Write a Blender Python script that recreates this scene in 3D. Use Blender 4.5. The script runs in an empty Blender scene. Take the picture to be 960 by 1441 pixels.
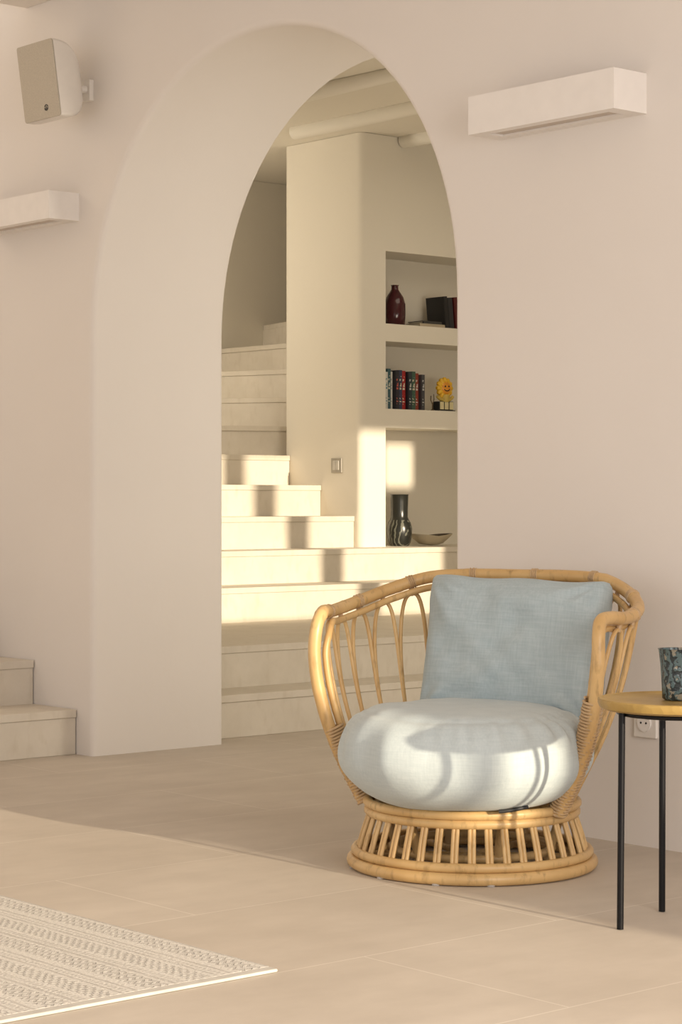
import bpy, math, random, bmesh
from mathutils import Vector, Matrix, noise
random.seed(4)
S=bpy.context.scene
try: S.view_settings.view_transform='Standard'
except Exception: pass
pi=math.pi
# ---------------------------------------------------------------- helpers
def link(o):
    S.collection.objects.link(o); return o
class MB:
    def __init__(s): s.v=[];s.f=[];s.m=[]
    def add(s,vs,fs,mi=0):
        b=len(s.v); s.v+= [tuple(v) for v in vs]
        for f in fs: s.f.append([b+i for i in f]); s.m.append(mi)
    def box(s,x0,x1,y0,y1,z0,z1,mi=0):
        vs=[(x0,y0,z0),(x1,y0,z0),(x1,y1,z0),(x0,y1,z0),(x0,y0,z1),(x1,y0,z1),(x1,y1,z1),(x0,y1,z1)]
        s.add(vs,[(0,3,2,1),(4,5,6,7),(0,1,5,4),(1,2,6,5),(2,3,7,6),(3,0,4,7)],mi)
    def prism(s,poly,z0,z1,mi=0):
        a=sum(poly[i][0]*poly[(i+1)%len(poly)][1]-poly[(i+1)%len(poly)][0]*poly[i][1] for i in range(len(poly)))
        if a<0: poly=poly[::-1]
        n=len(poly)
        vs=[(p[0],p[1],z0) for p in poly]+[(p[0],p[1],z1) for p in poly]
        fs=[tuple(range(n-1,-1,-1)),tuple(range(n,2*n))]+[(i,(i+1)%n,n+(i+1)%n,n+i) for i in range(n)]
        s.add(vs,fs,mi)
    def tube(s,pts,r,seg=10,closed=False,mi=0):
        pts=[Vector(p) for p in pts]; n=len(pts)
        T=[]
        for i in range(n):
            if closed: t=pts[(i+1)%n]-pts[i-1]
            else: t=pts[min(i+1,n-1)]-pts[max(i-1,0)]
            T.append(t.normalized())
        up=Vector((0,0,1)) if abs(T[0].z)<.9 else Vector((1,0,0))
        N=(up-T[0]*up.dot(T[0])).normalized(); vs=[]
        L=0
        for i in range(n):
            if i: L+=(pts[i]-pts[i-1]).length
            if closed:
                uu=Vector((0,0,1)); N=(uu-T[i]*uu.dot(T[i])).normalized()
            else: N=(N-T[i]*N.dot(T[i])).normalized()
            B=T[i].cross(N)
            rr=r(L) if callable(r) else r
            for k in range(seg):
                a=2*pi*k/seg
                vs.append(pts[i]+N*math.cos(a)*rr+B*math.sin(a)*rr)
        fs=[]
        for i in range(n if closed else n-1):
            j=(i+1)%n
            for k in range(seg):
                k2=(k+1)%seg
                fs.append((i*seg+k,i*seg+k2,j*seg+k2,j*seg+k))
        if not closed:
            fs.append(tuple(range(seg-1,-1,-1))); fs.append(tuple((n-1)*seg+k for k in range(seg)))
        s.add(vs,fs,mi)
    def coil(s,pts,r,wr,pitch,seg=6,mi=0):
        pts=[Vector(p) for p in pts]
        out=[];T=(pts[1]-pts[0]).normalized()
        N=T.orthogonal().normalized(); ang=0
        for i in range(len(pts)-1):
            a,b=pts[i],pts[i+1]; T=(b-a).normalized(); N=(N-T*N.dot(T)).normalized(); B=T.cross(N)
            l=(b-a).length; k=max(1,int(l/pitch*8))
            for j in range(k):
                p=a+(b-a)*(j/k); ang+=2*pi*(l/k)/pitch
                out.append(p+(N*math.cos(ang)+B*math.sin(ang))*r)
        if len(out)>2: s.tube(out,wr,seg,mi=mi)
    def lathe(s,prof,c=(0,0,0),seg=32,sx=1,sy=1,mi=0):
        vs=[];n=len(prof)
        for (r,z) in prof:
            for k in range(seg):
                a=2*pi*k/seg; vs.append((c[0]+r*sx*math.cos(a),c[1]+r*sy*math.sin(a),c[2]+z))
        fs=[]
        for i in range(n-1):
            for k in range(seg):
                k2=(k+1)%seg
                fs.append((i*seg+k,i*seg+k2,(i+1)*seg+k2,(i+1)*seg+k))
        fs.append(tuple(range(seg-1,-1,-1))); fs.append(tuple((n-1)*seg+k for k in range(seg)))
        s.add(vs,fs,mi)
    def build(s,name,mats,parent=None,smooth=False,angle=None,bevel=0,loc=None,rotz=0):
        me=bpy.data.meshes.new(name); me.from_pydata(s.v,[],s.f)
        if not isinstance(mats,(list,tuple)): mats=[mats]
        for m in mats: me.materials.append(m)
        for p,mi in zip(me.polygons,s.m): p.material_index=mi; p.use_smooth=smooth
        me.update()
        if smooth:
            try: me.set_sharp_from_angle(angle=math.radians(angle or 50))
            except Exception: pass
        o=bpy.data.objects.new(name,me); link(o)
        if parent: o.parent=parent
        if loc: o.location=loc
        if rotz: o.rotation_euler=(0,0,rotz)
        if bevel:
            b=o.modifiers.new('Bevel','BEVEL'); b.width=bevel; b.segments=3; b.limit_method='ANGLE'; b.angle_limit=math.radians(40)
            b.harden_normals=False
        return o
def empty(name,loc=(0,0,0),rotz=0):
    o=bpy.data.objects.new(name,None); o.empty_display_size=.1; o.location=loc; o.rotation_euler=(0,0,rotz); return link(o)
def top(o,label,cat,group=None):
    o["label"]=label; o["category"]=cat
    if group: o["group"]=group
    return o
def struct(o,label,cat):
    o["kind"]="structure"; return top(o,label,cat)
def crom(P,n=10,closed=False):
    P=[Vector(p) for p in P]; out=[];m=len(P)
    rng=range(m) if closed else range(m-1)
    for i in rng:
        if closed: p0,p1,p2,p3=P[i-1],P[i],P[(i+1)%m],P[(i+2)%m]
        else: p0,p1,p2,p3=P[max(i-1,0)],P[i],P[i+1],P[min(i+2,m-1)]
        for k in range(n):
            t=k/n
            out.append(.5*((2*p1)+(-p0+p2)*t+(2*p0-5*p1+4*p2-p3)*t*t+(-p0+3*p1-3*p2+p3)*t**3))
    if not closed: out.append(P[-1])
    return out
# ---------------------------------------------------------------- materials
class NT:
    def __init__(s,name):
        s.mat=bpy.data.materials.new(name); s.mat.use_nodes=True
        s.t=s.mat.node_tree; s.b=s.t.nodes['Principled BSDF']
    def n(s,typ,**kw):
        x=s.t.nodes.new(typ)
        for k,v in kw.items():
            if k in x.inputs: x.inputs[k].default_value=v
            else: setattr(x,k,v)
        return x
    def l(s,a,b): s.t.links.new(a,b)
    def math(s,op,a,b=None):
        x=s.t.nodes.new('ShaderNodeMath'); x.operation=op
        for i,q in enumerate((a,b)):
            if q is None: continue
            if isinstance(q,(int,float)): x.inputs[i].default_value=q
            else: s.l(q,x.inputs[i])
        return x.outputs[0]
    def coord(s,k='Object'):
        return s.n('ShaderNodeTexCoord').outputs[k]
    def mix(s,f,a,b):
        x=s.t.nodes.new('ShaderNodeMix'); x.data_type='RGBA'
        for sock,q in ((x.inputs[0],f),(x.inputs[6],a),(x.inputs[7],b)):
            if isinstance(q,(int,float)): sock.default_value=q
            elif isinstance(q,tuple): sock.default_value=(*q[:3],1)
            else: s.l(q,sock)
        return x.outputs[2]
    def noise(s,scale,vec=None,detail=4,stretch=None,rough=.5):
        x=s.n('ShaderNodeTexNoise'); x.inputs['Scale'].default_value=scale; x.inputs['Detail'].default_value=detail; x.inputs['Roughness'].default_value=rough
        v=vec or s.coord()
        if stretch:
            m=s.n('ShaderNodeMapping'); m.inputs['Scale'].default_value=stretch; s.l(v,m.inputs[0]); v=m.outputs[0]
        s.l(v,x.inputs['Vector']); return x.outputs['Fac']
    def ramp(s,f,a,b):
        x=s.n('ShaderNodeMapRange'); x.inputs['From Min'].default_value=a; x.inputs['From Max'].default_value=b
        s.l(f,x.inputs['Value']); return x.outputs[0]
    def bump(s,h,strength=.2,dist=.01):
        x=s.n('ShaderNodeBump'); x.inputs['Strength'].default_value=strength; x.inputs['Distance'].default_value=dist
        s.l(h,x.inputs['Height']); s.l(x.outputs[0],s.b.inputs['Normal'])
    def col(s,c):
        if isinstance(c,tuple): s.b.inputs['Base Color'].default_value=(*c,1)
        else: s.l(c,s.b.inputs['Base Color'])
    def rough(s,r): s.b.inputs['Roughness'].default_value=r
def plain(name,c,r=.5,metal=0,var=.08,scale=20):
    t=NT(name); f=t.noise(scale); d=tuple(max(0,x*(1-var*2)) for x in c)
    t.col(t.mix(t.ramp(f,.3,.7),d,c)); t.rough(r); t.b.inputs['Metallic'].default_value=metal
    return t.mat
def plaster(name,c,c2,b=.25):
    t=NT(name); f=t.noise(1.3,detail=5); t.col(t.mix(t.ramp(f,.3,.7),c2,c)); t.rough(.9)
    h=t.noise(6,detail=6); t.bump(h,b,.012); return t.mat
M_wall=plaster('plaster_wall',(.785,.74,.70),(.765,.718,.675))
M_back=plaster('plaster_back',(.80,.75,.655),(.78,.73,.635))
M_ceil=plaster('plaster_ceiling',(.80,.75,.70),(.78,.73,.68))
def floor_mat():
    t=NT('floor_tile'); c=t.coord(); sp=t.n('ShaderNodeSeparateXYZ'); t.l(c,sp.inputs[0])
    cb=t.n('ShaderNodeCombineXYZ'); t.l(t.math('ADD',sp.outputs[1],.35),cb.inputs[0]); t.l(t.math('SUBTRACT',sp.outputs[0],.324-5.9),cb.inputs[1])
    br=t.n('ShaderNodeTexBrick'); t.l(cb.outputs[0],br.inputs['Vector'])
    for k,v in (('Scale',1),('Brick Width',1.18),('Row Height',.59),('Mortar Size',.0024),('Mortar Smooth',.2),('Bias',0)): br.inputs[k].default_value=v
    br.inputs['Color1'].default_value=(.595,.53,.455,1); br.inputs['Color2'].default_value=(.58,.515,.44,1); br.inputs['Mortar'].default_value=(.71,.65,.575,1)
    f=t.noise(2.2,detail=8,rough=.6)
    f2=t.noise(9,detail=6,stretch=(1,.35,1),rough=.6)
    a=t.mix(t.ramp(f,.35,.7),(.91,.90,.89),(1.03,1.03,1.03))
    m=t.n('ShaderNodeMix'); m.data_type='RGBA'; m.blend_type='MULTIPLY'; m.inputs[0].default_value=1
    t.l(br.outputs['Color'],m.inputs[6]); t.l(a,m.inputs[7])
    m2=t.n('ShaderNodeMix'); m2.data_type='RGBA'; m2.blend_type='MULTIPLY'; m2.inputs[0].default_value=1
    t.l(m.outputs[2],m2.inputs[6]); t.l(t.mix(t.ramp(f2,.35,.7),(.94,.935,.93),(1.03,1.03,1.03)),m2.inputs[7])
    t.col(m2.outputs[2]); t.rough(.6)
    t.bump(t.math('ADD',t.math('MULTIPLY',br.outputs['Fac'],-.6),t.math('MULTIPLY',f2,.15)),.15,.002)
    return t.mat
M_floor=floor_mat()
def stone():
    t=NT('stair_stone'); f=t.noise(5,detail=8,rough=.65)
    f2=t.noise(25,detail=5,stretch=(1,1,.4))
    c=t.mix(t.ramp(f,.3,.7),(.63,.57,.48),(.71,.65,.56))
    t.col(t.mix(t.ramp(f2,.55,.8),c,(.60,.535,.44))); t.rough(.6); t.bump(f,.1,.008); return t.mat
M_stone=stone()
def rattan(name,c1,c2,k=.8):
    t=NT(name); f=t.noise(7,detail=4); f2=t.noise(60,detail=3,stretch=(1,1,.3))
    c=t.mix(t.ramp(f,.3,.7),c1,c2); t.col(t.mix(t.ramp(f2,.55,.8),c,tuple(x*k for x in c1))); t.rough(.36)
    t.bump(f2,.08,.001); return t.mat
M_rat=rattan('rattan_pole',(.56,.35,.14),(.70,.48,.22),.66)
M_bind=rattan('rattan_binding',(.48,.32,.17),(.62,.44,.25))
def fabric(name,c,c2):
    t=NT(name); a=t.noise(16,detail=6,stretch=(1,1,14)); b=t.noise(16,detail=6,stretch=(14,14,1))
    w=t.math('MULTIPLY',t.math('ADD',a,b),.5)
    t.col(t.mix(t.ramp(w,.36,.64),c,c2)); t.rough(.95)
    t.b.inputs['Sheen Weight'].default_value=.12
    h=t.noise(90,detail=4,stretch=(1,1,2.5)); t.bump(t.math('ADD',w,h),.2,.002); return t.mat
M_fab=fabric('linen_blue',(.35,.43,.46),(.435,.51,.54))
M_fab2=fabric('linen_seat',(.48,.55,.57),(.55,.615,.63))
M_white=plain('white_paint',(.85,.81,.775),.6,var=.02)
M_diff=plain('lamp_diffuser',(.58,.50,.43),.5,var=.03)
M_black=plain('black_metal',(.012,.012,.014),.35,metal=.6)
M_plastic=plain('white_plastic',(.80,.76,.71),.35,var=.02)
M_dark=plain('dark_slot',(.03,.03,.03),.6)

# ---------------------------------------------------------------- room
W=1.958; zs=1.585; R=W/2; TH=.622
mb=MB()
N=48
def arcpt(i):
    a=pi*i/N; e=2/2.07
    cx,cz=math.cos(a),math.sin(a)
    return (W/2-R*math.copysign(abs(cx)**e,cx), zs+R*abs(cz)**e)
arc=[arcpt(i) for i in range(N+1)]
arc[0]=(0,zs); arc[N]=(W,zs)
ZT=4.2
U0,U1=-4.2,8.0
for side,y in ((0,0.0),(1,TH)):
    fs=[]
    fs.append([(U0,y,0),(0,y,0),(0,y,zs),(U0,y,zs)])
    fs.append([(U0,y,zs),(0,y,zs),(0,y,ZT),(U0,y,ZT)])
    for i in range(N):
        a,b=arc[i],arc[i+1]
        fs.append([(a[0],y,a[1]),(b[0],y,b[1]),(b[0],y,ZT),(a[0],y,ZT)])
    fs.append([(W,y,0),(U1,y,0),(U1,y,zs),(W,y,zs)])
    fs.append([(W,y,zs),(U1,y,zs),(U1,y,ZT),(W,y,ZT)])
    for f in fs:
        if side: f=f[::-1]
        mb.add(f,[(0,1,2,3)])
prof=[(0,0)]+arc+[(W,0)]
for i in range(len(prof)-1):
    a,b=prof[i],prof[i+1]
    mb.add([(a[0],0,a[1]),(a[0],TH,a[1]),(b[0],TH,b[1]),(b[0],0,b[1])],[(0,1,2,3)])
mb.add([(U0,0,0),(U0,0,zs),(U0,0,ZT),(U0,TH,ZT),(U0,TH,zs),(U0,TH,0)],[(0,1,2,3,4,5)])
mb.add([(U1,0,0),(U1,TH,0),(U1,TH,zs),(U1,TH,ZT),(U1,0,ZT),(U1,0,zs)],[(0,1,2,3,4,5)])
o=mb.build('wall_arch',M_wall,smooth=True,angle=80)
bm=bmesh.new(); bm.from_mesh(o.data); bmesh.ops.remove_doubles(bm,verts=bm.verts,dist=1e-4)
bmesh.ops.recalc_face_normals(bm,faces=bm.faces)
es=[]
for e in bm.edges:
    if len(e.link_faces)==2 and e.calc_face_angle(0)>math.radians(60):
        c=(e.verts[0].co+e.verts[1].co)/2
        if -.01<c.x<W+.01 and c.z<zs+R+.01: es.append(e)
bmesh.ops.bevel(bm,geom=es,offset=.022,segments=6,profile=.5,affect='EDGES')
for f in bm.faces: f.smooth=True
bm.to_mesh(o.data); bm.free()
o.data.set_sharp_from_angle(angle=math.radians(60))
wn=o.modifiers.new('wn','WEIGHTED_NORMAL'); wn.keep_sharp=True
struct(o,"thick white plaster wall pierced by a tall round arch","wall")

mb=MB(); mb.box(-4.5,8.6,-8,6,-.12,0); struct(mb.build('floor',M_floor),"beige large-format stone tile floor","floor")
mb=MB(); mb.box(-.455,8.2,-6,-.002,2.89,3.02); struct(mb.build('ceiling',M_ceil),"white plaster ceiling over the living room","ceiling")
mb=MB(); mb.box(-2.15,-.457,-6,-.002,4.1,4.2); struct(mb.build('ceiling_sky_block',M_ceil),"unseen plaster ceiling added to block skylight above the side steps","ceiling")  # added out of view to keep skylight off the left wall
mb=MB(); mb.box(-2.15,-2.0,-6,-.004,0,4.098); struct(mb.build('wall_sky_block',M_wall),"unseen plaster wall added to block sky light beyond the side steps","wall")  # added out of view: darkens the left wall and gives warm bounce
mb=MB(); mb.box(-4.3,2.65,TH+.002,5.75,3.032,3.15); struct(mb.build('ceiling_stair',M_back),"pale plaster ceiling over the stair hall","ceiling")
mb=MB(); mb.box(-4.3,-4.1,TH+.002,5.75,0,3.03); struct(mb.build('wall_stairwell',M_back),"plaster wall beside the upper stairs","wall")
mb=MB(); mb.box(-4.098,2.65,5.6,5.75,0,3.03); struct(mb.build('wall_hall_end',M_back),"plaster end wall of the stair hall","wall")
mb=MB(); u0,u1=2.5,2.65
T2=TH+.002
mb.box(u0,u1,T2,5.598,0,1.2); mb.box(u0,u1,T2,5.598,2.34,3.03)
for a,b in ((T2,1.5),(2.86,3.02),(3.76,3.80),(4.02,5.598)): mb.box(u0,u1,a,b,1.2,2.34)
mb.box(u0,u1,3.80,4.02,1.2,2.06)
struct(mb.build('wall_hall_window',M_back),"plaster wall with window openings to the evening sun","wall")
mb=MB(); u0,u1=8.002,8.2
mb.box(u0,u1,-.88,-.80,0,1.56); mb.box(u0,u1,-.88,-.80,2.3,2.888); mb.box(u0,u1,-.62,TH,0,2.888); mb.box(u0,u1,-.80,-.62,0,1.17); mb.box(u0,u1,-.80,-.62,1.42,2.888)
struct(mb.build('wall_sun_mask',M_wall),"unseen plaster wall stub added and slotted to shape the sunlight","wall")  # unseen sun blocker; its gaps are cut for the floor edge and chair patches
mb=MB(); a,b,c=-2.965,-2.583,-2.283
v0,v1,v2,v3=3.35,3.538,4.5,5.598
q=.04
pier=[(a,v1),(c,v1)]+[(c-q+q*math.cos(t_),v0+q-q*math.sin(t_)) for t_ in [pi/2*k/7 for k in range(8)]]+[(a+q-q*math.sin(t_),v0+q-q*math.cos(t_)) for t_ in [pi/2*k/7 for k in range(8)]]
mb.prism(pier,0,3.03); mb.box(a,c,v2,v3,0,3.03); mb.box(a,b,v1,v2,0,3.03)
for z0,z1 in ((0,.70),(1.375,1.483),(1.866,1.966),(2.377,3.03)): mb.box(b,c,v1,v2,z0,z1)
struct(mb.build('wall_niche',M_back,smooth=True,angle=30),"plaster wall with three built-in shelf niches","wall")
M_beam=plaster('beam_paint',(.86,.82,.74),(.83,.79,.70))
for i,(v,ue) in enumerate(((3.0,-2.44),(3.66,-2.275),(2.32,-2.44),(4.35,-2.275))):
    mb=MB(); pts=[(ue+(2.49-ue)*k/14,v+.012*math.sin(k*1.3+i),3.010+.006*math.sin(k+i)) for k in range(15)]
    mb.tube(pts,lambda L:.043+.004*math.sin(L*3),16)
    o=mb.build('ceiling_beam',M_beam,smooth=True)
    top(o,"round whitewashed wooden beam under the hall ceiling","beam","round beams under the hall ceiling")

# ---------------------------------------------------------------- staircases
def step(parent,poly,z0,z1,front):
    mb=MB(); mb.prism(poly,z0,z1-.030)
    p=[Vector((q[0],q[1])) for q in poly]
    A,B=p[front[0]],p[front[1]]; d=(B-A).normalized(); n=Vector((d.y,-d.x))
    if n.x<0: n=-n
    q=[Vector(x) for x in p]; q[front[0]]=A+n*.006; q[front[1]]=B+n*.006
    mb.prism([tuple(x) for x in q],z1-.030,z1)
    o=mb.build('step',M_stone,parent,bevel=.003); return o
st=empty('staircase',(-1.0,3.0,0))
top(st,"pale stone staircase with winding upper steps behind the arch","staircase")
r=.175
def sh(poly): return [(x+1.0,y-3.0) for x,y in poly]
A0,A1=TH+.004,5.59
polys=[
 ([(-.15,A0),(-.15,A1),(-.41,A1),(-.41,A0)]),
 ([(-.41,A0),(-.41,A1),(-1.75,A1),(-1.75,A0)]),
 ([(-1.75,A0),(-1.75,A1),(-2.05,A1),(-2.05,A0)]),
 ([(-2.05,A0),(-2.05,A1),(-2.282,A1),(-2.282,3.349),(-2.34,3.349),(-2.34,A0)]),
 ([(-2.34,A0),(-2.34,3.349),(-2.63,3.349),(-2.63,A0)]),
 ([(-2.63,A0),(-2.63,3.349),(-2.91,3.349),(-2.91,A0)]),
 ([(-2.91,A0),(-2.91,3.349),(-2.966,3.349),(-2.966,3.55),(-4.099,1.0),(-4.099,A0)]),
 ([(-4.099,1.0),(-2.966,3.55),(-2.966,3.56),(-4.099,2.82)]),
 ([(-4.099,2.82),(-2.966,3.56),(-2.966,3.64),(-4.099,3.24)]),
 ([(-4.099,3.24),(-2.966,3.64),(-2.966,3.73),(-4.099,3.71)]),
 ([(-4.099,3.71),(-2.966,3.73),(-2.966,3.87),(-4.099,4.10)]),
 ([(-4.099,4.10),(-2.966,3.87),(-2.966,A1),(-4.099,A1)]),
]
for k,p in enumerate(polys):
    step(st,sh(p),0,r*(k+1),(0,1))
st2=empty('staircase',(-.5,-.7,0)); top(st2,"low pale stone steps rising along the arch wall","staircase")
for k,u in enumerate((-.106,-.403,-.70,-1.0)):
    ue=(-.106,-.403,-.70,-1.0,-1.99)[k+1]
    p=[(u+.5,-1.4+.7),(u+.5,-.004+.7),(ue+.5,-.004+.7),(ue+.5,-1.4+.7)]
    step(st2,p,0,.17*(k+1),(0,1))

# ---------------------------------------------------------------- wall lamps
def wall_lamp(u0,u1,z0,z1,dep):
    e=empty('wall_lamp',((u0+u1)/2,0,z0)); L=(u1-u0)/2; H=z1-z0
    mb=MB()
    t=.012
    mb.box(-L,L,-dep,-dep+t,0,H); mb.box(-L,-L+t,-dep+t,0,0,H); mb.box(L-t,L,-dep+t,0,0,H); mb.box(-L+t,L-t,-t,0,0,H)
    mb.box(-L+t,L-t,-dep+t,-t,.014,H-.01)
    mb.box(-L+t,L-t,-dep+t,-dep+.035,0,.014); mb.box(-L+t,L-t,-.04,-t,0,.014); mb.box(-L+t,-L+.05,-dep+.035,-.04,0,.014); mb.box(L-.05,L-t,-dep+.035,-.04,0,.014)
    mb.build('lamp_body',M_white,e)
    mb=MB(); mb.box(-L+.052,L-.052,-dep+.037,-.042,.006,.013); mb.build('diffuser',M_diff,e)
    return e
for a in (2.157,-.66):
    e=wall_lamp(a,a+.57,2.035 if a>0 else 2.02,2.147 if a>0 else 2.125,.135)
    top(e,"long white box-shaped plaster wall lamp with bottom slot","wall lamp","white box wall lamps")

# ---------------------------------------------------------------- speaker
sp=empty('speaker',(-.045,0,2.515))
tilt=math.radians(8)
def rr(w,h,rad,n=6):
    out=[]
    for cx,cz,a0 in ((w-rad,h-rad,0),(-w+rad,h-rad,90),(-w+rad,-h+rad,180),(w-rad,-h+rad,270)):
        for k in range(n+1):
            a=math.radians(a0+90*k/n); out.append((cx+rad*math.cos(a),cz+rad*math.sin(a)))
    return out
def loft(sections,cap=True):
    mb=MB(); n=len(sections[0]); vs=[v for s_ in sections for v in s_]; fs=[]
    for i in range(len(sections)-1):
        for k in range(n):
            k2=(k+1)%n; fs.append((i*n+k,(i+1)*n+k,(i+1)*n+k2,i*n+k2))
    fs.append(tuple(range(n))); fs.append(tuple((len(sections)-1)*n+k for k in range(n-1,-1,-1)))
    mb.add(vs,fs); return mb
def spk(y,w,h,rad):
    c,s_=math.cos(tilt),math.sin(tilt)
    return [(x,(-.105+y)*1 + -z*s_, z*c) for x,z in rr(w,h,rad)]
secs=[]
for y,k in ((-.085,1.0),(-.06,1.0),(-.03,.97),(-.005,.90),(.015,.80),(.03,.66),(.04,.46),(.044,.3)):
    secs.append(spk(y-.015,.120*(.55+.45*k),.141*k,.012+.05*(1-k)))
mb=loft(secs); mb.build('speaker_body',M_plastic,sp,smooth=True,angle=60)
mb=loft([spk(-.106,.1195,.1405,.010),spk(-.1005,.1195,.1405,.010)])
t=NT('speaker_grille'); f=t.noise(300,detail=2)
t.col(t.mix(t.ramp(f,.4,.6),(.47,.42,.345),(.53,.475,.39))); t.rough(.7)
mb.build('speaker_grille',t.mat,sp,bevel=.002)
mb=MB()
mb.tube([(.035+.010*math.cos(a),-.1974,-.10+.010*math.sin(a)) for a in [2*pi*k/20 for k in range(20)]],.0022,6,closed=True)
mb.tube([(.035,-.1974,-.106),(.035,-.1974,-.094)],.0016,6)
mb.build('logo_badge',M_dark,sp)
mb=MB(); mb.tube([(.0,-.08,0),(.02,-.04,-.01),(.03,-.012,-.01)],.014,12); mb.box(.0,.055,-.02,-.0,-.055,.025)
mb.build('wall_bracket',M_plastic,sp,bevel=.003)
top(sp,"small white speaker with grey grille on a wall bracket","speaker")

# ---------------------------------------------------------------- outlet and switch
e=empty('power_outlet',(2.73,0,.345))
mb=MB(); mb.box(-.042,.042,-.011,-.0005,-.042,.042); mb.build('cover_plate',M_plastic,e,bevel=.004)
mb=MB(); mb.tube([(0,-.016,0),(0,-.0112,0)],.024,24); mb.build('socket_face',M_white,e)
for s_ in (-1,1):
    mb=MB(); mb.tube([(s_*.0095,-.0172,0),(s_*.0095,-.0161,0)],.003,10); mb.build('socket_hole',M_dark,e)
top(e,"white square wall power outlet","power outlet")
e=empty('light_switch',(-2.484,3.35,1.162))
mb=MB(); mb.box(-.045,.045,-.01,-.0005,-.042,.042); mb.build('cover_plate',plain('switch_frame',(.45,.42,.37),.3,metal=.3),e,bevel=.003)
M_rock=plain('switch_rocker',(.66,.63,.58),.3)
for a,b in ((-.026,-.001),(.001,.026)):
    mb=MB(); mb.box(a,b,-.015,-.0105,-.027,.027); mb.build('rocker',M_rock,e,bevel=.002)
top(e,"square metal-framed light switch on the stair wall","light switch")

# ---------------------------------------------------------------- niche objects
def lathe_obj(name,prof,loc,mat,label,cat,**k):
    mb=MB(); mb.lathe(prof,**k); o=mb.build(name,mat,smooth=True,angle=60,loc=loc); top(o,label,cat); return o
t=NT('red_glass'); t.col((.055,.004,.010)); t.rough(.14); t.b.inputs['Coat Weight'].default_value=.3
f=t.noise(30,detail=2); t.bump(f,.2,.004)
lathe_obj('bottle_vase',[(.045,0),(.058,.01),(.062,.07),(.061,.13),(.05,.17),(.03,.20),(.021,.215),(.02,.232),(.024,.24),(.015,.24),(.013,.225)],(-2.42,3.733,1.966),t.mat,"dark red ribbed glass bottle vase","vase",seg=28)
t=NT('black_ceramic'); w=t.n('ShaderNodeTexWave'); w.inputs['Scale'].default_value=14; w.inputs['Distortion'].default_value=8; w.inputs['Detail'].default_value=2; t.l(t.coord(),w.inputs['Vector'])
spz=t.n('ShaderNodeSeparateXYZ'); t.l(t.coord(),spz.inputs[0])
gate=t.math('MULTIPLY',t.math('GREATER_THAN',w.outputs['Fac'],.80),t.math('LESS_THAN',spz.outputs[2],.15))
t.col(t.mix(gate,(.02,.021,.018),(.16,.16,.13))); t.rough(.25)
lathe_obj('tall_vase',[(.052,0),(.066,.02),(.073,.06),(.074,.10),(.066,.135),(.054,.155),(.049,.168),(.049,.21),(.051,.26),(.052,.292),(.054,.298),(.046,.298),(.042,.27)],(-2.40,3.75,.70),t.mat,"tall black glazed ceramic vase with faint silvery marks","vase",seg=28)
mb=MB(); nn=28; rings=[(.0,.012),(.3,.012),(.6,.02),(.85,.038),(1.0,.056),(1.0,.05),(.8,.028),(.55,.004),(.0,.0)]
vs=[]
for q,z in rings:
    for k in range(nn):
        a=2*pi*k/nn; rr_=1+.12*math.cos(2*a)+.07*math.cos(5*a)
        zz=z+(.014*abs(math.cos(a))*q if q>.5 else 0)
        vs.append((.085*q*rr_*math.sin(a),.128*q*rr_*math.cos(a),zz))
fs=[]; mis=[]
for i in range(len(rings)-1):
    for k in range(nn):
        fs.append((i*nn+k,i*nn+(k+1)%nn,(i+1)*nn+(k+1)%nn,(i+1)*nn+k)); mis.append(0 if i<4 else 1)
mb.v+=vs; mb.f+= [list(f) for f in fs]; mb.m+=mis
o=mb.build('leaf_dish',[plain('dish_dark',(.07,.05,.035),.3),plain('dish_cream',(.62,.53,.38),.35)],smooth=True,loc=(-2.40,4.0,.70),rotz=-.1)
top(o,"shallow leaf-shaped dish, dark inside and cream outside","dish")
M_page=plain('paper',(.75,.70,.58),.9)
def book(name,th,dep,h,col,loc,lying=False,rot=0,tiltx=0,label='',group=None,band=None):
    mb=MB(); c=.003
    mb.box(-dep,0,-th/2,-th/2+c,0,h); mb.box(-dep,0,th/2-c,th/2,0,h); mb.box(-.004,0.002,-th/2+c,th/2-c,0,h)
    m=plain('book_cover',col,.4,var=.04)
    o=mb.build(name,m)
    mb=MB(); mb.box(-dep+.005,-.0045,-th/2+c+.0003,th/2-c-.0003,.004,h-.004); mb.build('pages',M_page,o)
    if band:
        t=NT('book_band'); f=t.noise(70,detail=1,stretch=(1,.6,1)); t.col(t.mix(t.math('GREATER_THAN',f,.56),col,band)); t.rough(.4)
        mb=MB(); mb.box(.0021,.0030,-th/2+.008,th/2-.008,h*.15,h*.85)
        mb.build('spine_lettering',t.mat,o)
    o.location=loc
    o.rotation_euler=(math.radians(90) if lying else tiltx,0,rot)
    top(o,label,'book',group); return o
spec=[(.024,.215,(.62,.60,.55),(.05,.2,.25)),(.028,.235,(.04,.10,.12),(.6,.6,.5)),(.02,.22,(.70,.67,.60),(.1,.1,.1)),(.03,.225,(.02,.02,.03),(.5,.1,.08)),(.03,.23,(.03,.04,.09),(.6,.55,.4)),
      (.032,.228,(.36,.02,.02),(.7,.65,.5)),(.03,.222,(.02,.03,.04),(.5,.5,.45)),(.034,.226,(.04,.10,.07),(.55,.5,.4)),(.03,.218,(.28,.05,.03),(.6,.55,.5)),(.028,.21,(.06,.06,.07),(.5,.5,.5))]
names={0:'white hardback with teal lettering',1:'dark teal hardback',2:'white hardback with dark lettering',3:'black hardback with red lettering',4:'navy blue hardback',5:'bright red hardback',6:'blue-black hardback',7:'dark green hardback',8:'rust-red hardback',9:'charcoal hardback'}
v=3.60
for i,(th,h,c,bd) in enumerate(spec):
    book('book',th,.15,h,c,(-2.36-.01*(i%3),v+th/2,1.483),label=names[i]+" standing upright on the middle shelf",group="books on the middle shelf",band=bd)
    v+=th+.003
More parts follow.
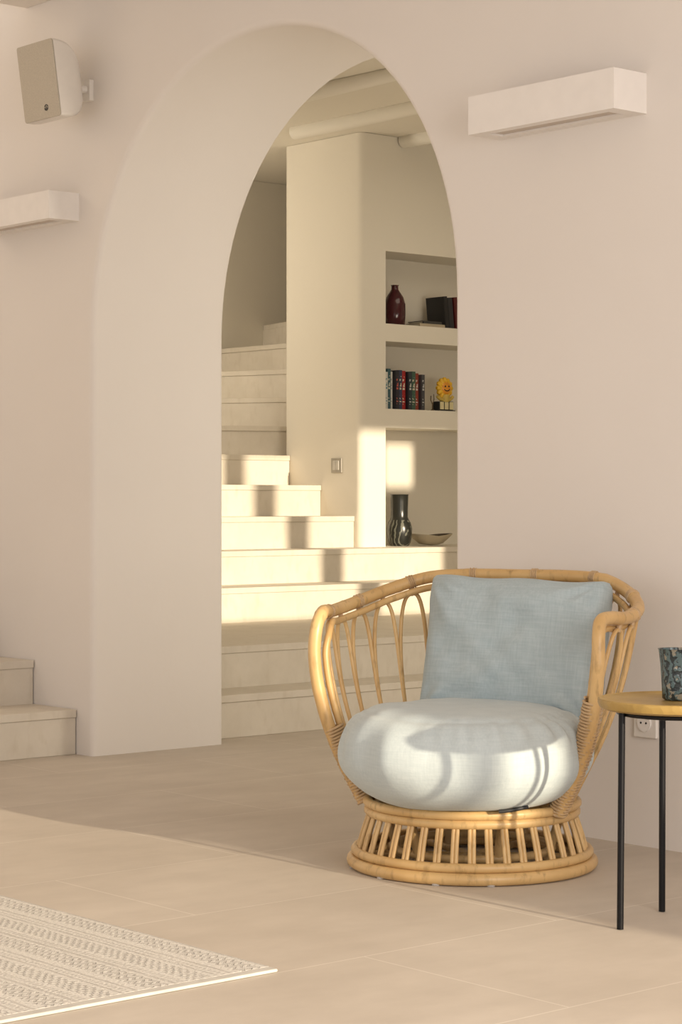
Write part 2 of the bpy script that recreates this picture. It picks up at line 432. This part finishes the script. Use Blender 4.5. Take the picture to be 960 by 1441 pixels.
book('book',.022,.15,.20,(.50,.42,.30),(-2.33,4.045,1.966+.011),lying=True,rot=0,label="tan hardback lying flat at the bottom of a stack",group="books on the top shelf")
book('book',.016,.13,.15,(.05,.05,.05),(-2.34,4.03,1.966+.0305),lying=True,label="dark slim book lying on a tan one",group="books on the top shelf")
for i,(dv,th,h,tl) in enumerate(((0,.03,.19,.10),(.036,.04,.185,.10),(.082,.03,.19,.10))):
    book('book',th,.15,h,((.012,.012,.014),(.02,.02,.025),(.10,.012,.012))[i],(-2.36,4.095+dv,1.970),tiltx=tl,label=("black leather-bound book leaning on the top shelf","black leather-bound book leaning on the top shelf","dark red book leaning on the top shelf")[i],group="books on the top shelf")
fo=empty('flower_ornament',(-2.38,4.08,1.483))
mb=MB(); mb.box(-.035,.035,-.068,.068,0,.010); mb.box(-.028,.028,-.058,.058,.010,.06)
mb.build('ornament_base',plain('ornament_dark',(.03,.03,.03),.4),fo,bevel=.004)
M_os=plain('ornament_cream',(.75,.66,.38),.5)
for k in range(3):
    mb=MB(); mb.box(.0285,.031,-.053+.038*k,-.053+.038*k+.029,.013,.057); mb.build('ornament_stripe',M_os,fo)
mb=MB()
mb.tube(crom([(.01,0,.06),(.012,.0,.08),(.012,0,.10)],5),.028,10)
for s_ in (-1,1): mb.tube(crom([(.012,0,.07),(.016,s_*.038,.073),(.016,s_*.062,.090)],5),.011,8)
mb.build('ornament_body',plain('ornament_yellow',(.62,.45,.10),.5),fo,smooth=True)
mb=MB()
for k in range(12):
    a=2*pi*k/12; c_=(.01,.054*math.cos(a),.138+.054*math.sin(a))
    mb.tube([(.01,.025*math.cos(a),.138+.025*math.sin(a)),(.01,.04*math.cos(a),.138+.04*math.sin(a)),c_,(.01,.064*math.cos(a),.138+.064*math.sin(a))],lambda L:.019 if L<.02 else .016 if L<.03 else .008,8)
mb.build('petals',plain('ornament_petal',(.85,.50,.03),.4),fo,smooth=True)
mb=MB(); mb.lathe([(.001,-.012),(.034,-.01),(.043,0),(.034,.012),(.001,.016)],seg=20)
mb.v=[(z+.018,x,y+.138) for x,y,z in mb.v]; mb.build('flower_head',plain('ornament_head',(.82,.33,.03),.4),fo,smooth=True)
mb=MB()
for s_ in (-1,1): mb.tube([(.031,s_*.014,.148),(.036,s_*.014,.148)],.005,8)
mb.tube([(.031,-.022,.131),(.034,-.008,.122),(.034,.008,.122),(.031,.022,.131)],.003,6)
mb.build('flower_face',M_dark,fo)
top(fo,"small yellow smiling flower figurine on a striped base","ornament")
mb=MB(); mb.lathe([(.012,0),(.014,.006),(.004,.012),(.003,.05),(.001,.05)],seg=10)
mb.tube([(0,0,.04),(0,.012,.07),(0,.010,.10)],.003,6); mb.tube([(0,0,.04),(0,-.014,.065),(0,-.012,.09)],.003,6)
top(mb.build('twig_figurine',plain('twig_bronze',(.12,.08,.04),.4),loc=(-2.36,3.975,1.483)),"tiny dark bronze twig figurine","ornament")

# ---------------------------------------------------------------- rug
def rug_mat():
    t=NT('rug_weave'); sp_=t.n('ShaderNodeSeparateXYZ'); t.l(t.coord(),sp_.inputs[0]); x,y=sp_.outputs[0],sp_.outputs[1]
    wob=t.math('MULTIPLY',t.noise(30,detail=3),.009)
    x=t.math('ADD',x,wob); y=t.math('ADD',y,wob)
    sx=t.math('SINE',t.math('MULTIPLY',x,260)); sy=t.math('SINE',t.math('MULTIPLY',y,330))
    diam=t.ramp(t.math('MULTIPLY',sx,sy),-.2,.4)
    tri=t.math('PINGPONG',t.math('MULTIPLY',x,1),.014)
    zig=t.ramp(t.math('SINE',t.math('MULTIPLY',t.math('ADD',y,tri),330)),-.3,.5)
    dash=t.math('GREATER_THAN',t.math('SINE',t.math('MULTIPLY',x,420)),.0)
    fr=t.math('FRACT',t.math('MULTIPLY',y,4.3))
    def band(a,b): return t.math('MULTIPLY',t.math('GREATER_THAN',fr,a),t.math('LESS_THAN',fr,b))
    p=t.math('MULTIPLY',band(.03,.27),zig)
    p=t.math('MAXIMUM',p,t.math('MULTIPLY',band(.31,.35),1.0))
    p=t.math('MAXIMUM',p,t.math('MULTIPLY',band(.38,.44),dash))
    p=t.math('MAXIMUM',p,t.math('MULTIPLY',band(.50,.72),diam))
    p=t.math('MAXIMUM',p,t.math('MULTIPLY',band(.77,.80),1.0))
    p=t.math('MAXIMUM',p,t.math('MULTIPLY',band(.83,.87),t.math('SUBTRACT',1.0,dash)))
    p=t.math('MAXIMUM',p,t.math('MULTIPLY',band(.91,.94),1.0))
    nz=t.noise(130,detail=4)
    fade=t.ramp(t.noise(12,detail=3),.3,.6)
    c=t.mix(t.math('MULTIPLY',t.math('MULTIPLY',p,.6),t.math('ADD',t.math('MULTIPLY',fade,.5),.5)),(.71,.68,.63),(.38,.35,.32))
    t.col(t.mix(t.math('MULTIPLY',t.ramp(nz,.4,.65),.3),c,(.48,.45,.41))); t.rough(1)
    t.bump(t.math('ADD',t.math('MULTIPLY',p,-1.0),t.math('MULTIPLY',nz,1.0)),.7,.004); return t.mat
rg=empty('rug',(2.2,-3.0,0))
ru0,ru1,rv0,rv1=1.3-2.2,3.274-2.2,-4.6+3.0,-1.762+3.0
mb=MB(); mb.box(ru0,ru1-.03,rv0,rv1,0.001,.008); mb.build('rug_field',rug_mat(),rg)
M_edge=plain('rug_edge',(.62,.59,.54),.95)
for a,b in ((ru1-.03,ru1),(ru0-.03,ru0)):
    mb=MB(); mb.box(a,b,rv0,rv1,.001,.008); mb.build('rug_border',M_edge,rg,bevel=.003)
top(rg,"cream and beige flat-woven rug with geometric bands","rug")

# ---------------------------------------------------------------- side table & cup
TC=(3.49,-.762)
tb=empty('side_table',(TC[0],TC[1],0))
t=NT('hammered_top'); vv=t.n('ShaderNodeTexVoronoi'); vv.inputs['Scale'].default_value=45; t.l(t.coord(),vv.inputs['Vector'])
f=t.noise(6,detail=4)
t.col(t.mix(t.ramp(f,.3,.7),(.36,.23,.065),(.50,.34,.11))); t.rough(.42); t.b.inputs['Metallic'].default_value=.25; t.bump(vv.outputs['Distance'],.5,.003)
mb=MB(); mb.lathe([(.02,.488),(.172,.488),(.183,.493),(.187,.503),(.187,.511),(.183,.513),(.178,.509),(.02,.508)],seg=64)
mb.build('table_top',t.mat,tb,smooth=True,angle=40)
for (u,v) in ((3.439,-.909),(3.365,-.680),(3.635,-.708)):
    mb=MB(); dx,dy=u-TC[0],v-TC[1]
    mb.tube([(dx*.97,dy*.97,.487),(dx,dy,.001)],.0078,12)
    mb.build('leg',M_black,tb,smooth=True)
mb=MB(); mb.tube([(.14*math.cos(a),.14*math.sin(a),.4815) for a in [2*pi*k/40 for k in range(40)]],.006,8,closed=True); mb.build('support_ring',M_black,tb,smooth=True)
top(tb,"small round side table with hammered brass-toned top and black legs","side table")
t=NT('cup_glaze')
w=t.n('ShaderNodeTexWave'); w.inputs['Scale'].default_value=18; w.inputs['Distortion'].default_value=12; w.inputs['Detail'].default_value=3; w.inputs['Detail Scale'].default_value=2.5; t.l(t.coord(),w.inputs['Vector'])
n1=t.noise(45,detail=4)
c=t.mix(t.math('GREATER_THAN',w.outputs['Fac'],.6),(.025,.035,.04),(.09,.14,.15))
c=t.mix(t.math('GREATER_THAN',n1,.60),c,(.26,.24,.19))
t.col(c); t.rough(.25); t.bump(w.outputs['Fac'],.5,.002)
lathe_obj('cup',[(.028,0),(.033,.004),(.034,.03),(.037,.08),(.041,.113),(.043,.116),(.039,.115),(.034,.08),(.030,.01),(.01,.008)],(3.484,-.768,.5095),t.mat,"patterned dark teal ceramic cup on the side table","cup",seg=32)

# ---------------------------------------------------------------- rattan armchair
CH=(2.619,-.571,0); RZ=math.radians(24.2)
ch=empty('armchair',CH,RZ)
top(ch,"round rattan tub armchair on a flared slatted base","armchair")
half=[(0,.37,.752),(.14,.365,.752),(.26,.332,.744),(.35,.262,.712),(.402,.17,.682),(.418,.08,.666),(.414,.0,.660),(.402,-.06,.664),(.390,-.105,.658),(.392,-.132,.622),(.394,-.14,.55),(.384,-.134,.46),(.360,-.120,.36),(.322,-.108,.265),(.272,-.092,.165)]
full=[(-x,y,z) for x,y,z in half[:0:-1]]+half
path=crom(full,9)
def nodes(r,sp,off=0):
    def f(L):
        d=abs(((L+off)/sp)%1-.5)*sp
        return r*(1+.08*math.exp(-(d/.005)**2))
    return f
mb=MB(); mb.tube(path,nodes(.0172,.21),14)
mb.build('frame_rim',M_rat,ch,smooth=True,angle=80)
half2=[(0,.352,.724),(.13,.347,.724),(.248,.315,.716),(.334,.247,.686),(.382,.162,.656),(.398,.075,.640),(.392,.0,.634),(.382,-.055,.634),(.374,-.092,.605),(.374,-.112,.55),(.362,-.108,.46),(.338,-.096,.36),(.300,-.084,.265),(.252,-.068,.175)]
full2=[(-x,y,z) for x,y,z in half2[:0:-1]]+half2
path2=crom(full2,9)
mb=MB(); mb.tube(path2,nodes(.0095,.2,.05),10); mb.build('inner_rail',M_rat,ch,smooth=True,angle=80)
rimtop=[p for p in crom([(-x,y,z) for x,y,z in half[7:0:-1]]+half[:8],14)]
lens=[0]
for i in range(1,len(rimtop)): lens.append(lens[-1]+(rimtop[i]-rimtop[i-1]).length)
def rim_at(s_):
    s_=max(0,min(1,s_))*lens[-1]
    for i in range(1,len(lens)):
        if lens[i]>=s_:
            k=(s_-lens[i-1])/(lens[i]-lens[i-1]+1e-9); return rimtop[i-1].lerp(rimtop[i],k)
    return rimtop[-1].copy()
def waist_at(s_):
    a=math.radians(198-216*s_)
    return Vector((.262*math.cos(a),.262*math.sin(a),.17))
def surf(s_,t_):
    A=waist_at(s_); B=rim_at(s_); d=Vector((A.x,A.y,0)).normalized()
    p=A.lerp(B,t_); return p+d*.03*math.sin(pi*t_)
nl=16
for i in range(nl):
    sc=(i+.5)/nl; hw=.46/nl
    pts=[]
    for k in range(33):
        th=pi*k/32
        tt=.94*(math.sin(th)**.5) if 0<k<32 else 0
        ss=sc+(-hw*math.copysign(abs(math.cos(th))**.7,math.cos(th)))*1.1
        pts.append(surf(min(.995,max(.005,ss)),tt))
    mb=MB(); mb.tube(crom(pts,2),.0058,8); mb.build('cane_loop',M_rat,ch,smooth=True,angle=80)
    c=rim_at(sc); d=(rim_at(sc+.012)-rim_at(sc-.012)).normalized()
    mb=MB()
    if i%2==0: mb.coil([c-d*.010,c,c+d*.010],.0182,.0024,.005)
    q=surf(sc,.93); mb.tube([q,c-Vector((0,0,.012))],.007,8)
    mb.build('cane_binding',M_bind,ch,smooth=True,angle=80)
for sgn in (-1,1):
    k0=12 if sgn<0 else 11
    pp=[((a[0]*.66+b[0]*.34)*sgn,a[1]*.66+b[1]*.34,a[2]) for a,b in zip(crom(half[k0:],8),crom(half2[k0-1:],8))]
    mb=MB(); mb.coil(pp,.0250,.0040,.0082); mb.build('cane_binding',M_bind,ch,smooth=True,angle=80)
def ringpts(r_,z,n=72): return [(r_*math.cos(2*pi*k/n),r_*math.sin(2*pi*k/n),z) for k in range(n)]
mb=MB()
mb.tube(ringpts(.276,.170),.0125,10,closed=True)
mb.tube(ringpts(.273,.147),.0125,10,closed=True)
mb.tube(ringpts(.252,.158),.012,10,closed=True)
mb.build('base_top_ring',M_rat,ch,smooth=True,angle=80)
mb=MB()
mb.tube(ringpts(.307,.043),.0125,10,closed=True)
mb.tube(ringpts(.315,.0165),.0160,12,closed=True)
mb.tube(ringpts(.288,.018),.0110,10,closed=True)
mb.build('base_bottom_ring',M_rat,ch,smooth=True,angle=80)
mb=MB()
mb.tube(ringpts(.21,.05),.0110,10,closed=True)
for a in (20,80,140):
    a=math.radians(a); mb.tube([(.25*math.cos(a),.25*math.sin(a),.16),(.0,.0,.155),(-.25*math.cos(a),-.25*math.sin(a),.16)],.012,10)
    mb.tube([(.30*math.cos(a),.30*math.sin(a),.025),(-.30*math.cos(a),-.30*math.sin(a),.025)],.010,10)
mb.build('base_brace',M_rat,ch,smooth=True,angle=80)
mb=MB(); ns=42
for k in range(ns):
    a=2*pi*k/ns; c_,s_=math.cos(a),math.sin(a)
    for q in (-.0050,.0050):
        mb.tube([(.270*c_-q*s_,.270*s_+q*c_,.145),(.288*c_-q*s_,.288*s_+q*c_,.092),(.303*c_-q*s_,.303*s_+q*c_,.040)],.0056,8)
mb.build('base_slats',M_rat,ch,smooth=True,angle=80)
for a in (0,60,120,180,240,300):
    a=math.radians(a+10); mb=MB(); mb.tube([(.24*math.cos(a),.24*math.sin(a),.155),(.21*math.cos(a),.21*math.sin(a),.06),(.20*math.cos(a),.20*math.sin(a),.02)],.012,10)
    mb.build('base_post',M_rat,ch,smooth=True)
M_foot=plain('glide_plastic',(.5,.46,.42),.5)
for a in (245,275,300,20,90,160,215):
    a=math.radians(a); mb=MB(); mb.lathe([(.010,-.0003),(.011,.003),(.009,.005)],c=(.318*math.cos(a),.318*math.sin(a),.0005),seg=12); mb.build('glide_foot',M_foot,ch)
mb=MB(); mb.tube(crom([(.175,-.262,.186),(.205,-.248,.190),(.235,-.218,.196)],5),.005,8); mb.build('cushion_tie',M_dark,ch,smooth=True)

def seat():
    mb=MB(); nu,nv=192,76; vs=[]
    Rr,H=.325,.127
    def sg(x,e): return math.copysign(abs(x)**e,x)
    for j in range(nv+1):
        ph=-pi/2+pi*j/nv
        cr=abs(math.cos(ph))**(.30 if ph>0 else .40); cz=sg(math.sin(ph),.94)
        if ph<0: cr*=1-.10*math.sin(-ph)**1.5
        for i in range(nu):
            a=2*pi*i/nu
            x=Rr*cr*math.cos(a); y=Rr*cr*math.sin(a); z=H*cz
            if z>0: z*=1.0+.02*(1-cr*cr)
            g=.5+.6*math.sin(a*2+2.6)
            w=.0060*math.sin(a*34+2.5*math.sin(a*5))*math.exp(-((ph-.75)/.34)**2)*max(0,g)
            w+=-.004*math.exp(-((ph-1.05)/.07)**2)
            n_=noise.noise(Vector((x*6,y*6,z*6)))*.009+noise.noise(Vector((x*14,y*14,z*9+3)))*.005
            n_+=.010*noise.noise(Vector((math.cos(a)*5,math.sin(a)*5,z*4+1)))*math.exp(-(ph/.8)**2)
            rr_=1+(w+n_)/Rr
            vs.append((x*rr_,y*rr_,z+(w+n_)*.6))
    fs=[]
    for j in range(nv):
        for i in range(nu):
            i2=(i+1)%nu; fs.append((j*nu+i,j*nu+i2,(j+1)*nu+i2,(j+1)*nu+i))
    mb.add(vs,fs); return mb
def w2(lx,ly,lz):
    c_,s_=math.cos(RZ),math.sin(RZ); return (CH[0]+lx*c_-ly*s_,CH[1]+lx*s_+ly*c_,lz)
o=seat().build('seat_cushion',M_fab2,smooth=True,angle=180,loc=w2(.020,-.095,.302),rotz=RZ)
top(o,"thick round pale blue linen seat cushion in the armchair","cushion")
def pillow(w,h,T,n=64):
    mb=MB(); 
    for side in (-1,1):
        vs=[];fs=[]
        for j in range(n+1):
            for i in range(n+1):
                a=-1+2*i/n; b=-1+2*j/n
                x=w/2*a*(1-.035*(1-b*b)); z=h/2*b*(1-.012*(1-a*a))
                # rounded corners
                k=max(0,(a*a*b*b-.80)/.20); x*=1-.03*k; z*=1-.03*k
                e=((1-a**4)*(1-b**4))
                th=T/2*e**.34
                nz=noise.noise(Vector((a*2.2,b*2.2,side*3.)))*.018+noise.noise(Vector((a*5,b*4,side*7.)))*.008
                for ca in (-1,1):
                    for cb in (-1,1):
                        rad=math.hypot(a-ca,b-cb); ang=math.atan2(abs(b-cb),abs(a-ca))
                        nz+=.008*math.sin(ang*12+ca+cb*2)*math.exp(-((rad-.36)/.22)**2)
                th+=nz*max(0,e)**.3
                ed=max(0,(abs(b)-.8)/.2)
                vs.append((x,side*th,z+.003*ed*math.sin(a*7+1)))
        for j in range(n):
            for i in range(n):
                q=(j*(n+1)+i,j*(n+1)+i+1,(j+1)*(n+1)+i+1,(j+1)*(n+1)+i)
                fs.append(q if side<0 else q[::-1])
        mb.add(vs,fs)
    return mb
o=pillow(.515,.405,.21).build('back_cushion',M_fab,smooth=True,angle=180,loc=w2(.052,.190,.550))
bm=bmesh.new(); bm.from_mesh(o.data); bmesh.ops.remove_doubles(bm,verts=bm.verts,dist=1e-5); bm.to_mesh(o.data); bm.free()
o.rotation_euler=(math.radians(-11),math.radians(1.5),RZ)
top(o,"square blue-grey linen back cushion leaning in the armchair","cushion")

# ---------------------------------------------------------------- light
w=bpy.data.worlds.new('World'); S.world=w; w.use_nodes=True
bg=w.node_tree.nodes['Background']; bg.inputs[0].default_value=(1.0,.935,.89,1); bg.inputs[1].default_value=1.0
L=bpy.data.lights.new('sun','SUN'); L.energy=4.9; L.color=(1,.85,.63); L.angle=math.radians(.9)
so=link(bpy.data.objects.new('sun',L))
d=Vector((-1,0.0,-.2)); so.rotation_euler=d.to_track_quat('-Z','Y').to_euler(); so.location=(9,-3,4)
def area(name,loc,tgt,size,en,col,sy=None):
    A=bpy.data.lights.new(name,'AREA'); A.energy=en; A.size=size; A.color=col
    if sy: A.shape='RECTANGLE'; A.size_y=sy
    ao=link(bpy.data.objects.new(name,A)); ao.location=loc
    ao.rotation_euler=(Vector(tgt)-Vector(loc)).to_track_quat('-Z','Y').to_euler(); return ao
area('hall_side_fill',(2.42,1.9,1.2),(-2.5,3.3,1.9),1.6,38,(1,.91,.75),1.1)  # added fill inside the window wall, brightens risers and niches
area('hall_top_fill',(-.9,3.6,2.9),(-.9,3.6,0),1.2,7,(1,.88,.70))  # added weak overhead fill for the hall, no fixture there
area('stairwell_fill',(-3.3,1.6,2.3),(-4.0,4.2,2.4),.8,16,(1,.89,.72))  # added fill that lifts the dark upper stairwell wall
area('jamb_fill',(6.8,-2.2,1.5),(0,.3,1.5),1.8,66,(1,.93,.87))  # added off-frame fill aimed at the arch jamb, no such source known
# ---------------------------------------------------------------- camera
cam=bpy.data.cameras.new('camera'); co=link(bpy.data.objects.new('camera',cam))
cam.sensor_fit='VERTICAL'; cam.sensor_height=36; cam.lens=36*2973/1441; cam.shift_y=-15.5/1441
co.location=(6.613,-4.475,.96); co.rotation_euler=(math.radians(90),0,math.asin(.757))
cam.clip_start=.05
S.camera=co
